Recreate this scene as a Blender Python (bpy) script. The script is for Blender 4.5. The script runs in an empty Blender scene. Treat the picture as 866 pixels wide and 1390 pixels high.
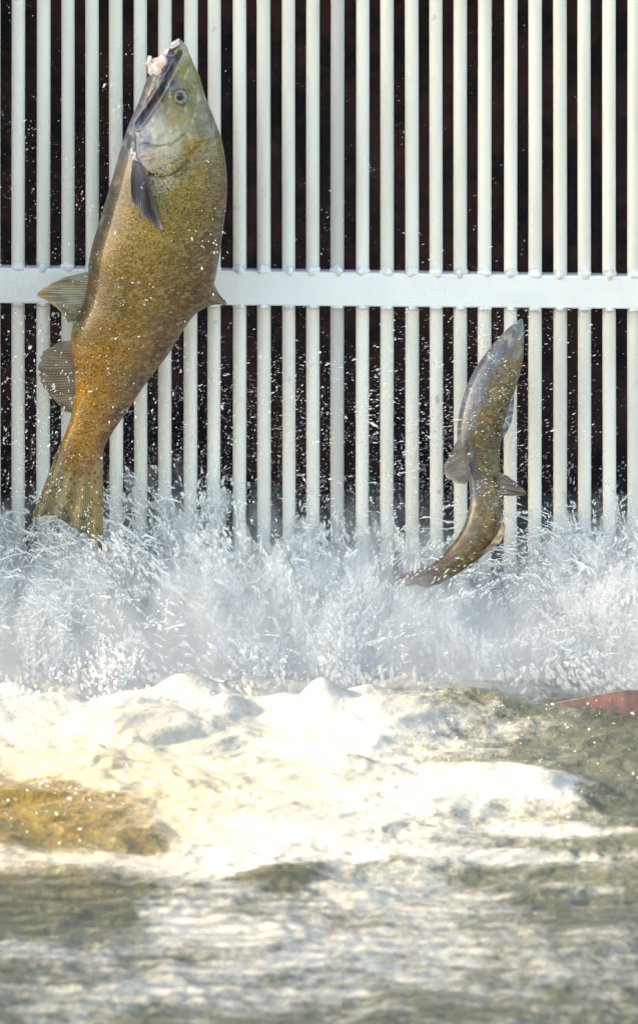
import bpy, math
import numpy as np
from mathutils import Vector

R = math.radians
rng = np.random.default_rng(7)
scene = bpy.context.scene

# ------------------------------------------------------------------ camera, sky, sun, exposure
CAM_D, CAM_H, PXM, PY0 = 12.0, 2.5, 0.00135, 870.0     # distance, height above water, metres per photo pixel at the grate, pixel row of the waterline
cam_data = bpy.data.cameras.new("camera")
cam = bpy.data.objects.new("camera", cam_data)
scene.collection.objects.link(cam)
cam.location = (0, -CAM_D, CAM_H)
cam.rotation_euler = (R(90), 0, 0)
cam_data.sensor_fit = 'HORIZONTAL'
cam_data.sensor_width = 36
W_ = 866 * PXM
cam_data.lens = 36 * CAM_D / W_
cam_data.shift_y = ((PY0 - 695) * PXM - CAM_H) / W_
cam_data.clip_end = 2000
cam_data.dof.use_dof = True
cam_data.dof.focus_distance = CAM_D - 0.12
cam_data.dof.aperture_fstop = 10.0
scene.camera = cam

SUN_EL, SUN_AZ = 22.0, 7.0            # elevation; degrees behind the grate's plane, coming from the left
sd = Vector((-math.cos(R(SUN_AZ)) * math.cos(R(SUN_EL)), math.sin(R(SUN_AZ)) * math.cos(R(SUN_EL)), math.sin(R(SUN_EL))))
world = bpy.data.worlds.new("World")
scene.world = world
world.use_nodes = True
wn = world.node_tree
bg = wn.nodes['Background']
sky = wn.nodes.new('ShaderNodeTexSky')
sky.sky_type = 'NISHITA'
sky.sun_disc = False
sky.sun_elevation = R(SUN_EL)
sky.sun_rotation = math.atan2(sd.x, sd.y)
sky.air_density = 1.0
sky.dust_density = 3.0
sky.ozone_density = 0.6
wn.links.new(sky.outputs[0], bg.inputs[0])
bg.inputs[1].default_value = 0.15
sun_d = bpy.data.lights.new("sun", 'SUN')
sun_d.energy = 2.0
sun_d.angle = R(1.0)
sun_d.color = (1.0, 0.93, 0.84)
sun = bpy.data.objects.new("sun", sun_d)
scene.collection.objects.link(sun)
sun.rotation_euler = sd.to_track_quat('Z', 'Y').to_euler()
sun.location = (-8, 2, 8)
vs = scene.view_settings
vs.view_transform = 'Standard'
vs.look = 'None'
vs.gamma = 1
vs.use_curve_mapping = False
vs.exposure = 2.38
vs.use_white_balance = True
vs.white_balance_temperature = 8000
vs.white_balance_tint = 5
scene.cycles.transparent_max_bounces = 24
scene.cycles.max_bounces = 8
scene.cycles.volume_bounces = 4
scene.cycles.use_denoising = True

# ------------------------------------------------------------------ helpers
def P(px, py, y):
    """photo pixel + real distance from the grate's plane -> point in the scene"""
    d = (CAM_D + y) / CAM_D
    return np.array([(px - 433) * PXM * d, y, CAM_H + ((PY0 - py) * PXM - CAM_H) * d])

def on_water(px, py):
    d = CAM_H / (CAM_H - (PY0 - py) * PXM)
    return (px - 433) * PXM * d, CAM_D * d - CAM_D

def tag(o, label=None, cat=None, group=None, kind=None):
    if label: o['label'] = label
    if cat: o['category'] = cat
    if group: o['group'] = group
    if kind: o['kind'] = kind
    return o

def mesh_np(name, V, F, mat=None, parent=None, smooth=True):
    """V (n,3), F (m,k) index array, all faces with k corners"""
    me = bpy.data.meshes.new(name)
    V = np.ascontiguousarray(V, dtype=np.float32); F = np.ascontiguousarray(F, dtype=np.int32)
    m, k = F.shape
    me.vertices.add(len(V)); me.vertices.foreach_set('co', V.ravel())
    me.loops.add(m * k); me.loops.foreach_set('vertex_index', F.ravel())
    me.polygons.add(m); me.polygons.foreach_set('loop_start', np.arange(0, m * k, k, dtype=np.int32))
    me.update(calc_edges=True)
    me.polygons.foreach_set('use_smooth', np.full(m, smooth, dtype=bool))
    me.validate()
    if mat: me.materials.append(mat)
    o = bpy.data.objects.new(name, me)
    scene.collection.objects.link(o)
    if parent: o.parent = parent
    return o

def attr(o, name, arr, typ='FLOAT'):
    a = o.data.attributes.new(name, typ, 'POINT')
    arr = np.ascontiguousarray(arr, dtype=np.float32)
    a.data.foreach_set({'FLOAT': 'value', 'FLOAT_COLOR': 'color', 'FLOAT_VECTOR': 'vector'}[typ], arr.ravel())

def empty(name, loc, *t):
    o = bpy.data.objects.new(name, None)
    scene.collection.objects.link(o)
    o.location = loc; o.empty_display_size = 0.05
    tag(o, *t)
    return o

def reparent(o, root):
    o.parent = root
    o.matrix_parent_inverse = root.matrix_basis.inverted()

def lin(c):
    c = np.asarray(c, dtype=float) / 255.0
    return np.where(c <= 0.04045, c / 12.92, ((c + 0.055) / 1.055) ** 2.4)

_perm = rng.permutation(256)
_perm = np.concatenate([_perm, _perm, _perm])
_grad = rng.normal(size=(256, 3)); _grad /= np.linalg.norm(_grad, axis=1)[:, None]
def noise(x, y, z=0.0):
    x, y, z = np.broadcast_arrays(np.asarray(x, float), np.asarray(y, float), np.asarray(z, float))
    xi, yi, zi = np.floor(x).astype(int), np.floor(y).astype(int), np.floor(z).astype(int)
    fx, fy, fz = x - xi, y - yi, z - zi
    u, v, w = [f * f * f * (f * (f * 6 - 15) + 10) for f in (fx, fy, fz)]
    out = 0
    for a in (0, 1):
        for b in (0, 1):
            for c in (0, 1):
                g = _grad[_perm[_perm[_perm[(xi + a) & 255] + ((yi + b) & 255)] + ((zi + c) & 255)]]
                d = g[..., 0] * (fx - a) + g[..., 1] * (fy - b) + g[..., 2] * (fz - c)
                out = out + d * (u if a else 1 - u) * (v if b else 1 - v) * (w if c else 1 - w)
    return out * 1.6
def fbm(x, y, z=0.0, o=4, gain=0.5):
    s, a = 0, 1.0
    for k in range(o):
        s = s + a * noise(x * 2 ** k + 17 * k, y * 2 ** k - 9 * k, np.asarray(z) * 2 ** k + 5 * k); a *= gain
    return s
def sst(a, b, x):
    t = np.clip((x - a) / (b - a), 0, 1); return t * t * (3 - 2 * t)

def new_mat(name):
    m = bpy.data.materials.new(name); m.use_nodes = True
    nt = m.node_tree
    return m, nt, nt.nodes['Principled BSDF'], nt.nodes['Material Output']
def N(nt, typ, **kw):
    n = nt.nodes.new(typ)
    for k, v in kw.items():
        if k[0] == '_': n.inputs[int(k[1:])].default_value = v
        elif k in n.inputs: n.inputs[k].default_value = v
        else: setattr(n, k, v)
    return n
def math_n(nt, op, a, b=None, clamp=False):
    n = nt.nodes.new('ShaderNodeMath'); n.operation = op; n.use_clamp = clamp
    for i, v in enumerate((a, b)):
        if v is None: continue
        if isinstance(v, (int, float)): n.inputs[i].default_value = v
        else: nt.links.new(v, n.inputs[i])
    return n.outputs[0]
def mapr(nt, v, a, b, c=0.0, d=1.0, smooth=True):
    n = nt.nodes.new('ShaderNodeMapRange'); n.interpolation_type = 'SMOOTHSTEP' if smooth else 'LINEAR'
    nt.links.new(v, n.inputs[0])
    for i, q in enumerate((a, b, c, d)): n.inputs[i + 1].default_value = q
    return n.outputs[0]
def mixc(nt, f, a, b, mode='MIX'):
    n = nt.nodes.new('ShaderNodeMix'); n.data_type = 'RGBA'; n.blend_type = mode
    for i, v in ((0, f), (6, a), (7, b)):
        if isinstance(v, (int, float)): n.inputs[i].default_value = v
        elif isinstance(v, (tuple, list)): n.inputs[i].default_value = (*v[:3], 1)
        else: nt.links.new(v, n.inputs[i])
    return n.outputs[2]
def noise_n(nt, vec, scale, detail=4, rough=0.55, stretch=None):
    if stretch:
        mp = nt.nodes.new('ShaderNodeMapping'); mp.inputs['Scale'].default_value = stretch
        nt.links.new(vec, mp.inputs[0]); vec = mp.outputs[0]
    n = nt.nodes.new('ShaderNodeTexNoise'); nt.links.new(vec, n.inputs['Vector'])
    n.inputs['Scale'].default_value = scale; n.inputs['Detail'].default_value = detail; n.inputs['Roughness'].default_value = rough
    return n.outputs[0]
def bump(nt, h, strength, dist, bsdf):
    b = nt.nodes.new('ShaderNodeBump'); b.inputs['Strength'].default_value = strength; b.inputs['Distance'].default_value = dist
    nt.links.new(h, b.inputs['Height']); nt.links.new(b.outputs[0], bsdf.inputs['Normal'])

# ------------------------------------------------------------------ materials
def metal(name, base, rough=0.42, dirt=(0.42, 0.38, 0.30)):
    m, nt, b, out = new_mat(name)
    g = N(nt, 'ShaderNodeNewGeometry').outputs['Position']
    oi = N(nt, 'ShaderNodeObjectInfo').outputs['Random']
    n1 = noise_n(nt, g, 3.0, 5, 0.6, (6, 6, 1))
    n2 = noise_n(nt, g, 120, 3, 0.6)
    n3 = noise_n(nt, g, 26, 5, 0.7, (1, 1, 0.5))
    c = mixc(nt, mapr(nt, n1, 0.35, 0.75, 0, 0.35), base, dirt)
    c = mixc(nt, mapr(nt, n3, 0.66, 0.72, 0, 0.5), c, (0.30, 0.27, 0.22))
    c = mixc(nt, mapr(nt, oi, 0, 1, 0, 0.26, False), c, (0.5, 0.49, 0.46))
    nt.links.new(c, b.inputs['Base Color'])
    b.inputs['Metallic'].default_value = 0.0
    b.inputs['Specular IOR Level'].default_value = 0.7
    nt.links.new(mapr(nt, n1, 0.2, 0.8, rough - 0.08, rough + 0.12), b.inputs['Roughness'])
    bump(nt, n2, 0.15, 0.002, b)
    return m
M_TUBE = metal("aluminium_tube", (0.84, 0.825, 0.775))
M_DULL = metal("dull_aluminium", (0.50, 0.50, 0.51), 0.5)
M_BAR = metal("bright_aluminium", (0.86, 0.88, 0.92), 0.5, (0.72, 0.74, 0.78))
M_WELD = metal("weld_bead_metal", (0.80, 0.81, 0.82), 0.25)

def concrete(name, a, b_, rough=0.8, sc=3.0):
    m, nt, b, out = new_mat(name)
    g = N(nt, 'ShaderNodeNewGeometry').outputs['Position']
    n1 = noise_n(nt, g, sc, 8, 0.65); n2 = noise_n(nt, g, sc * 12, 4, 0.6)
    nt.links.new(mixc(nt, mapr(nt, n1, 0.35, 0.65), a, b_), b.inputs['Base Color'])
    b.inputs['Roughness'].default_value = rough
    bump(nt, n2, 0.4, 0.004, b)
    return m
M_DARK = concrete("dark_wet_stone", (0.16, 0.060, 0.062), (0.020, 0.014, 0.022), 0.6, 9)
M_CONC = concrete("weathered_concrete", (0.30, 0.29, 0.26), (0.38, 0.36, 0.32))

# water: churning surface, foam where the 'foam' attribute and noise say so
def water_mat():
    m, nt, b, out = new_mat("river_water_and_foam")
    g = N(nt, 'ShaderNodeNewGeometry').outputs['Position']
    fo = N(nt, 'ShaderNodeAttribute', attribute_name='foam').outputs['Fac']
    gd = N(nt, 'ShaderNodeAttribute', attribute_name='gold_reflection').outputs['Fac']
    n1 = noise_n(nt, g, 22, 8, 0.70, (0.46, 0.56, 1))
    n2 = noise_n(nt, g, 95, 4, 0.6, (0.8, 0.5, 1))
    f = math_n(nt, 'ADD', fo, math_n(nt, 'MULTIPLY', math_n(nt, 'SUBTRACT', n1, 0.5), 1.5))
    f = math_n(nt, 'ADD', f, math_n(nt, 'MULTIPLY', math_n(nt, 'SUBTRACT', n2, 0.5), 0.75))
    mask = mapr(nt, f, 0.24, 0.84)
    dark = mixc(nt, noise_n(nt, g, 7, 4), (0.050, 0.058, 0.044), (0.125, 0.130, 0.100))
    dark = mixc(nt, gd, dark, (0.19, 0.135, 0.042))  # gold reflections mixed into the water colour
    white = mixc(nt, mapr(nt, math_n(nt, 'ADD', math_n(nt, 'MULTIPLY', n2, 0.5), math_n(nt, 'MULTIPLY', n1, 0.5)), 0.34, 0.70), (0.47, 0.47, 0.46), (0.31, 0.315, 0.305))
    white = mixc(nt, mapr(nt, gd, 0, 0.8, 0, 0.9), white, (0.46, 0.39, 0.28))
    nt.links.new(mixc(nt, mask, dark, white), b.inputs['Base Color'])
    nt.links.new(mapr(nt, mask, 0, 1, 0.05, 0.35, False), b.inputs['Roughness'])
    b.inputs['IOR'].default_value = 1.33
    h = math_n(nt, 'ADD', math_n(nt, 'MULTIPLY', n1, 0.6), math_n(nt, 'MULTIPLY', n2, 0.35))
    st = mapr(nt, mask, 0.0, 1.0, 0.9, 0.34, False)
    b_ = nt.nodes.new('ShaderNodeBump'); b_.inputs['Distance'].default_value = 0.016
    nt.links.new(st, b_.inputs['Strength']); nt.links.new(h, b_.inputs['Height']); nt.links.new(b_.outputs[0], b.inputs['Normal'])
    return m
M_WATER = water_mat()

def spray_mat(name, col, soft, trans=0.35, amax=1.0):
    """aerated water: scatters and lets light through; where a blob thins towards its rim it is see-through"""
    m, nt, b, out = new_mat(name)
    nt.nodes.remove(b)
    d = N(nt, 'ShaderNodeBsdfDiffuse'); d.inputs[0].default_value = (*col, 1)
    t = N(nt, 'ShaderNodeBsdfTranslucent'); t.inputs[0].default_value = (*col, 1)
    gl = N(nt, 'ShaderNodeBsdfGlossy'); gl.inputs['Roughness'].default_value = 0.15
    mx = N(nt, 'ShaderNodeMixShader', _0=trans); nt.links.new(d.outputs[0], mx.inputs[1]); nt.links.new(t.outputs[0], mx.inputs[2])
    m2 = N(nt, 'ShaderNodeMixShader', _0=0.035); nt.links.new(mx.outputs[0], m2.inputs[1]); nt.links.new(gl.outputs[0], m2.inputs[2])
    lw = N(nt, 'ShaderNodeLayerWeight', Blend=0.5)
    fac = mapr(nt, lw.outputs['Facing'], 0.02, soft, amax, 0.0)
    tr = N(nt, 'ShaderNodeBsdfTransparent')
    m3 = N(nt, 'ShaderNodeMixShader'); nt.links.new(fac, m3.inputs[0])
    nt.links.new(tr.outputs[0], m3.inputs[1]); nt.links.new(m2.outputs[0], m3.inputs[2])
    nt.links.new(m3.outputs[0], out.inputs['Surface'])
    return m
M_DROP = spray_mat("water_droplets", (0.96, 0.97, 0.98), 0.98, 0.4, 0.72)
M_SPLASH = spray_mat("aerated_splash_water", (0.97, 0.975, 0.98), 0.92, 0.45, 0.66)

def skin_mat(name, scale_amt=1.0, cell=0.0062):
    m, nt, b, out = new_mat(name)
    col = N(nt, 'ShaderNodeAttribute', attribute_name='pigment_and_light').outputs['Color']
    sc = N(nt, 'ShaderNodeAttribute', attribute_name='scales').outputs['Fac']
    bk = N(nt, 'ShaderNodeAttribute', attribute_name='dorsal').outputs['Fac']
    uv = N(nt, 'ShaderNodeAttribute', attribute_name='skinuv').outputs['Vector']
    mp = N(nt, 'ShaderNodeMapping'); mp.inputs['Scale'].default_value = (1.25 / cell, 0.62 / cell, 1)
    dn = N(nt, 'ShaderNodeTexNoise', Scale=28.0, Detail=3.0); nt.links.new(uv, dn.inputs['Vector'])
    dv = N(nt, 'ShaderNodeVectorMath', operation='MULTIPLY_ADD'); nt.links.new(dn.outputs['Color'], dv.inputs[0]); dv.inputs[1].default_value = (0.012, 0.012, 0); nt.links.new(uv, dv.inputs[2]); nt.links.new(dv.outputs[0], mp.inputs[0])
    vo = N(nt, 'ShaderNodeTexVoronoi', feature='DISTANCE_TO_EDGE', Scale=1.0, Randomness=0.85); nt.links.new(mp.outputs[0], vo.inputs['Vector'])
    vf = N(nt, 'ShaderNodeTexVoronoi', feature='F1', Scale=1.0, Randomness=0.85); nt.links.new(mp.outputs[0], vf.inputs['Vector'])
    edge = mapr(nt, vo.outputs['Distance'], 0.08, 0.32, 1, 0)
    nn = noise_n(nt, uv, 210, 3); nb = noise_n(nt, uv, 14, 5, 0.6)
    e2 = math_n(nt, 'MULTIPLY', math_n(nt, 'MULTIPLY', edge, sc), mapr(nt, nn, 0.42, 0.60, 0.12, 1.0))
    c = mixc(nt, mapr(nt, nb, 0.3, 0.7, 0, 0.55), col, mixc(nt, 1.0, col, (0.52, 0.42, 0.34), 'MULTIPLY'))
    c = mixc(nt, math_n(nt, 'MULTIPLY', e2, 0.9), c, (0.028, 0.017, 0.008))
    cc = N(nt, 'ShaderNodeSeparateColor'); nt.links.new(vf.outputs['Color'], cc.inputs[0])
    c = mixc(nt, math_n(nt, 'MULTIPLY', mapr(nt, cc.outputs[0], 0.4, 1, 0, 0.35), sc), c, (0.34, 0.27, 0.09))
    mp2 = N(nt, 'ShaderNodeMapping'); mp2.inputs['Scale'].default_value = (75, 110, 1); nt.links.new(uv, mp2.inputs[0])
    v2 = N(nt, 'ShaderNodeTexVoronoi', feature='F1', Scale=1.0, Randomness=1.0); nt.links.new(mp2.outputs[0], v2.inputs['Vector'])
    c2 = N(nt, 'ShaderNodeSeparateColor'); nt.links.new(v2.outputs['Color'], c2.inputs[0])
    spot = math_n(nt, 'MULTIPLY', mapr(nt, v2.outputs['Distance'], 0.13, 0.24, 1, 0), mapr(nt, c2.outputs[1], 0.35, 0.45))
    c = mixc(nt, math_n(nt, 'MULTIPLY', math_n(nt, 'MULTIPLY', spot, bk), 0.85), c, (0.018, 0.012, 0.008))
    hd = math_n(nt, 'SUBTRACT', 1.0, sc, True)
    nh = noise_n(nt, uv, 34, 6, 0.65, (1, 1.6, 1)); nh2 = noise_n(nt, uv, 52, 5, 0.6, (1, 1, 1))
    c = mixc(nt, math_n(nt, 'MULTIPLY', hd, mapr(nt, nh, 0.48, 0.72, 0, 0.55)), c, (0.46, 0.47, 0.45))
    c = mixc(nt, math_n(nt, 'MULTIPLY', hd, mapr(nt, nh2, 0.50, 0.70, 0, 0.6)), c, (0.055, 0.05, 0.045))
    nt.links.new(c, b.inputs['Base Color'])
    b.inputs['Roughness'].default_value = 0.34
    b.inputs['Coat Weight'].default_value = 0.4
    b.inputs['Coat Roughness'].default_value = 0.09
    h = math_n(nt, 'ADD', math_n(nt, 'MULTIPLY', math_n(nt, 'MULTIPLY', math_n(nt, 'SUBTRACT', 1.0, edge), sc), 1.0), math_n(nt, 'MULTIPLY', nn, 0.5))
    bump(nt, h, 0.35 * scale_amt, 0.0018, b)
    return m
M_SKIN = skin_mat("salmon_skin")
M_SKIN2 = skin_mat("small_salmon_skin", 0.8, 0.0055)

def fin_mat(name, a, b_, tip, alpha=0.92, spots=0.0):
    m, nt, b, out = new_mat(name)
    uv = N(nt, 'ShaderNodeAttribute', attribute_name='finuv').outputs['Vector']
    sx = N(nt, 'ShaderNodeSeparateXYZ'); nt.links.new(uv, sx.inputs[0])
    n = noise_n(nt, uv, 1.0, 5, 0.6, (9, 2.2, 1))
    w = N(nt, 'ShaderNodeTexWave', wave_type='BANDS', bands_direction='X', Scale=1.0, Distortion=2.5); w.inputs['Detail'].default_value = 3
    mp = N(nt, 'ShaderNodeMapping'); mp.inputs['Scale'].default_value = (9.5, 0.9, 1)
    nt.links.new(uv, mp.inputs[0]); nt.links.new(mp.outputs[0], w.inputs['Vector'])
    f = math_n(nt, 'ADD', math_n(nt, 'MULTIPLY', n, 0.7), math_n(nt, 'MULTIPLY', w.outputs['Fac'], 0.3))
    c = mixc(nt, mapr(nt, f, 0.3, 0.7), a, b_)
    c = mixc(nt, mapr(nt, sx.outputs[1], 0.75, 1.0, 0, 0.8), c, tip)
    if spots:
        v2 = N(nt, 'ShaderNodeTexVoronoi', feature='F1', Scale=1.0, Randomness=1.0)
        m2 = N(nt, 'ShaderNodeMapping'); m2.inputs['Scale'].default_value = (11, 14, 1)
        nt.links.new(uv, m2.inputs[0]); nt.links.new(m2.outputs[0], v2.inputs['Vector'])
        c = mixc(nt, math_n(nt, 'MULTIPLY', mapr(nt, v2.outputs['Distance'], 0.2, 0.4, 1, 0), spots), c, (0.02, 0.017, 0.01))
    nt.links.new(c, b.inputs['Base Color'])
    b.inputs['Roughness'].default_value = 0.3
    b.inputs['Coat Weight'].default_value = 0.35
    b.inputs['Alpha'].default_value = alpha
    bump(nt, w.outputs['Fac'], 0.35, 0.002, b)
    return m
F_PEC = fin_mat("dark_fin", (0.050, 0.036, 0.042), (0.12, 0.095, 0.09), (0.12, 0.11, 0.10))
F_PEL = fin_mat("pelvic_fin_skin", (0.07, 0.075, 0.06), (0.42, 0.36, 0.24), (0.50, 0.30, 0.10), 0.95)
F_ANA = fin_mat("anal_fin_skin", (0.085, 0.055, 0.04), (0.20, 0.15, 0.10), (0.17, 0.14, 0.11), 0.93)
F_DOR = fin_mat("dorsal_fin_skin", (0.11, 0.08, 0.04), (0.25, 0.19, 0.10), (0.20, 0.16, 0.09), 0.95)
F_TAIL = fin_mat("tail_fin_skin", (0.13, 0.10, 0.04), (0.24, 0.175, 0.07), (0.10, 0.09, 0.055), 0.98, 0.8)
F_BLUE = fin_mat("blue_grey_fin", (0.03, 0.045, 0.09), (0.10, 0.13, 0.20), (0.12, 0.13, 0.17), 0.95)
F_TAN = fin_mat("tan_fin", (0.12, 0.085, 0.06), (0.36, 0.28, 0.20), (0.40, 0.34, 0.28), 0.93)
F_BROWN = fin_mat("brown_fin", (0.05, 0.025, 0.018), (0.14, 0.075, 0.05), (0.12, 0.07, 0.05), 0.9)
F_GREY = fin_mat("grey_brown_fin", (0.08, 0.07, 0.06), (0.18, 0.155, 0.13), (0.15, 0.13, 0.12), 0.93)

def simple(name, col, rough=0.4, coat=0.0, var=None, sc=90):
    m, nt, b, out = new_mat(name)
    g = N(nt, 'ShaderNodeNewGeometry').outputs['Position']
    n = noise_n(nt, g, sc, 4)
    nt.links.new(mixc(nt, mapr(nt, n, 0.35, 0.65), col, var or tuple(c * 0.6 for c in col)), b.inputs['Base Color'])
    b.inputs['Roughness'].default_value = rough; b.inputs['Coat Weight'].default_value = coat
    bump(nt, n, 0.3, 0.002, b)
    return m
M_FLESH = simple("pink_white_flesh", (0.80, 0.74, 0.72), 0.35, 0.4, (0.78, 0.50, 0.46))
M_TEETH = simple("pale_gum", (0.82, 0.80, 0.76), 0.3, 0.5, (0.7, 0.6, 0.55))
M_MOUTH = simple("mouth_lining", (0.10, 0.05, 0.035), 0.35, 0.5, (0.05, 0.07, 0.14))
M_SCLERA = simple("silver_eye_ring", (0.25, 0.25, 0.25), 0.4, 0.2, (0.17, 0.16, 0.14))
M_PUPIL = simple("blue_black_pupil", (0.012, 0.014, 0.026), 0.2, 0.25)

# ------------------------------------------------------------------ structure round the water, with unseen shade casters
def box(name, x0, x1, y0, y1, z0, z1, mat, parent=None, bev=0.0):
    V = np.array([(x, y, z) for x in (x0, x1) for y in (y0, y1) for z in (z0, z1)])
    F = np.array([(0, 1, 3, 2), (4, 6, 7, 5), (0, 4, 5, 1), (2, 3, 7, 6), (0, 2, 6, 4), (1, 5, 7, 3)])
    o = mesh_np(name, V, F, mat, parent, smooth=False)
    if bev:
        md = o.modifiers.new('bevel', 'BEVEL'); md.width = bev; md.segments = 3
    return o
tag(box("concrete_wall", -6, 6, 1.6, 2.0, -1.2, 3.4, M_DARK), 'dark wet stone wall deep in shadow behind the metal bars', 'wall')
tag(box("shade_deck", -6, 6, 0.10, 1.598, 1.42, 1.72, M_DARK), 'dark unseen deck slab added over the chamber to keep it dark', 'deck')  # unseen slab, added to keep skylight out of the chamber
tag(box("shade_pier", -1.75, -0.85, -0.315, 1.598, -1.2, 4.6, M_CONC, bev=0.02), 'tall unseen concrete pier added at left to shade the metal grate', 'pier')  # unseen, added to hold the grate and splash in shade
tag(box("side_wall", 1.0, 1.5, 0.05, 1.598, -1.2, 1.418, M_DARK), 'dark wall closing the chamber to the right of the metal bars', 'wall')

def shade_fence():  # out of view, added so its slats half shade the near water
    root = empty("shade_fence", (-1.5, -4.3, -1.2), 'unseen grey slat fence added at left to half shade the near water', 'fence')
    V, F = [], []
    q = np.array([(0, 1, 3, 2), (4, 6, 7, 5), (0, 4, 5, 1), (2, 3, 7, 6), (0, 2, 6, 4), (1, 5, 7, 3)])
    for k, y in enumerate(np.arange(-7.0, -1.62, 0.05)):
        F.append(q + 8 * k)
        V += [(x, yy, z) for x in (-1.505, -1.495) for yy in (y, y + 0.024) for z in (-1.2, 1.3)]
    reparent(mesh_np("shade_slats", np.array(V), np.concatenate(F), M_DULL, smooth=False), root)
    for z in (0.25, 1.22):
        reparent(box("rail", -1.53, -1.506, -7.05, -1.6, z, z + 0.05, M_DULL, bev=0.004), root)
shade_fence()

# ------------------------------------------------------------------ the metal grate
gr = empty("metal_grate", (0, 0, -0.5), 'pale aluminium grate of round upright bars welded to one flat crossbar', 'grate')
ZT, ZB = 1.42, -0.45
def tube_mesh(rad, zb, zt, n=24, segs=40, bend=0.0006, seed=0):
    a = np.linspace(0, 2 * np.pi, n, endpoint=False)
    zs = np.linspace(zb, zt, segs)
    V = []
    for z in zs:
        dx = bend * math.sin(z * 3 + seed) ; dy = bend * math.cos(z * 2.3 + seed * 2)
        V.append(np.stack([rad * np.cos(a) + dx, rad * np.sin(a) + dy, np.full(n, z)], 1))
    V = np.concatenate(V)
    F = [(i * n + j, i * n + (j + 1) % n, (i + 1) * n + (j + 1) % n, (i + 1) * n + j) for i in range(segs - 1) for j in range(n)]
    return V, np.array(F)
def bar_z(x, top):
    px = x / PXM + 433
    py = (361 + (373 - 361) * px / 866) if top else (408.5 + (416.5 - 408.5) * px / 866)
    return (PY0 - py) * PXM
def weld_mesh(w, h, d, seed):
    r = np.random.default_rng(seed)
    n, k = 20, 8
    V = []
    for i in range(k + 1):
        th = np.pi * i / k
        for j in range(n):
            ph = 2 * np.pi * j / n
            s = 1 + 0.16 * math.sin(3 * ph + seed) * math.sin(th) + 0.10 * math.sin(5 * th + seed * 1.7)
            V.append((w * math.sin(th) * math.cos(ph) * s, d * math.sin(th) * math.sin(ph) * s, h * math.cos(th) * s))
    F = [(i * n + j, (i + 1) * n + j, (i + 1) * n + (j + 1) % n, i * n + (j + 1) % n) for i in range(k) for j in range(n)]
    return np.array(V), np.array(F)
centres = [25, 59, 92, 125, 157.5, 191, 224, 259, 290.5, 325, 358, 392, 425, 458, 492, 525, 559, 592, 625, 658, 693, 726, 760, 793, 827, 861]
centres = [-75, -42, -8] + centres + [894, 928]
TR = 9.2 * PXM
for i, px in enumerate(centres):
    x = (px - 433) * PXM
    V, F = tube_mesh(TR * (1 + 0.02 * math.sin(i * 2.1)), ZB, ZT, seed=i)
    t = mesh_np("upright_bar", V + np.array([x, 0, 0]), F, M_DULL if px == 458 else M_TUBE)
    if px == 458: t['label'] = 'duller, greyer upright bar'
    reparent(t, gr)
    for top in (True, False):
        wv, wf = weld_mesh(TR * (0.98 if top else 0.9), 0.0105 if top else 0.0055, 0.0145, i * 3 + top)
        zz = bar_z(x, top) + (0.002 if top else -0.0015)
        w = mesh_np("weld", wv + np.array([x, -0.0135, zz]), wf, M_WELD)
        reparent(w, t)
def crossbar():
    xs = np.linspace(-0.78, 0.78, 120)
    prof = []
    yf, yb, rr = -0.0235, 0.0235, 0.0025
    for sy, sz in ((yf, 1), (yf, 0), (yb, 0), (yb, 1)): pass
    V, F = [], []
    for x in xs:
        zt = bar_z(x, True); zb = bar_z(x, False)
        wv = 0.0005 * math.sin(x * 21) + 0.0003 * math.sin(x * 57)
        ring = [(yf + rr, zt), (yf, zt - rr), (yf - wv, (zt + zb) / 2), (yf, zb + rr), (yf + rr, zb), (yb - rr, zb), (yb, zb + rr), (yb, zt - rr), (yb - rr, zt)]
        V += [(x, a, b) for a, b in ring]
    n = 9
    F = [(i * n + j, i * n + (j + 1) % n, (i + 1) * n + (j + 1) % n, (i + 1) * n + j) for i in range(len(xs) - 1) for j in range(n)]
    o = mesh_np("crossbar", np.array(V), np.array(F), M_BAR, smooth=False)
    reparent(o, gr)
crossbar()

# ------------------------------------------------------------------ fish
def spline(pts, n):
    pts = np.asarray(pts, float)
    d = np.r_[0, np.cumsum(np.linalg.norm(np.diff(pts, axis=0), axis=1))]
    return d / d[-1]
def cr(t, T, V):
    """Catmull-Rom style (finite-difference Hermite) interpolation, vectorised"""
    V = np.asarray(V, float); T = np.asarray(T, float)
    m = np.gradient(V, T, axis=0)
    i = np.clip(np.searchsorted(T, t, side='right') - 1, 0, len(T) - 2)
    h = (T[i + 1] - T[i]); u = (t - T[i]) / h
    if V.ndim > 1: u = u[:, None]; h = h[:, None]
    return (2*u**3-3*u**2+1)*V[i] + (u**3-2*u**2+u)*h*m[i] + (-2*u**3+3*u**2)*V[i+1] + (u**3-u**2)*h*m[i+1]

def idw(px, py, anchors, pw=4.2):
    num, den = 0, 0
    for ax, ay, c in anchors:
        w = 1.0 / (np.hypot(px - ax, py - ay) + 5.0) ** pw
        num = num + w[..., None] * lin(c); den = den + w
    c = num / den[..., None]
    g = c.mean(-1, keepdims=True)
    return np.clip((g + (c - g) * 1.30) * 0.86, 0.004, 1)

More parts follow.
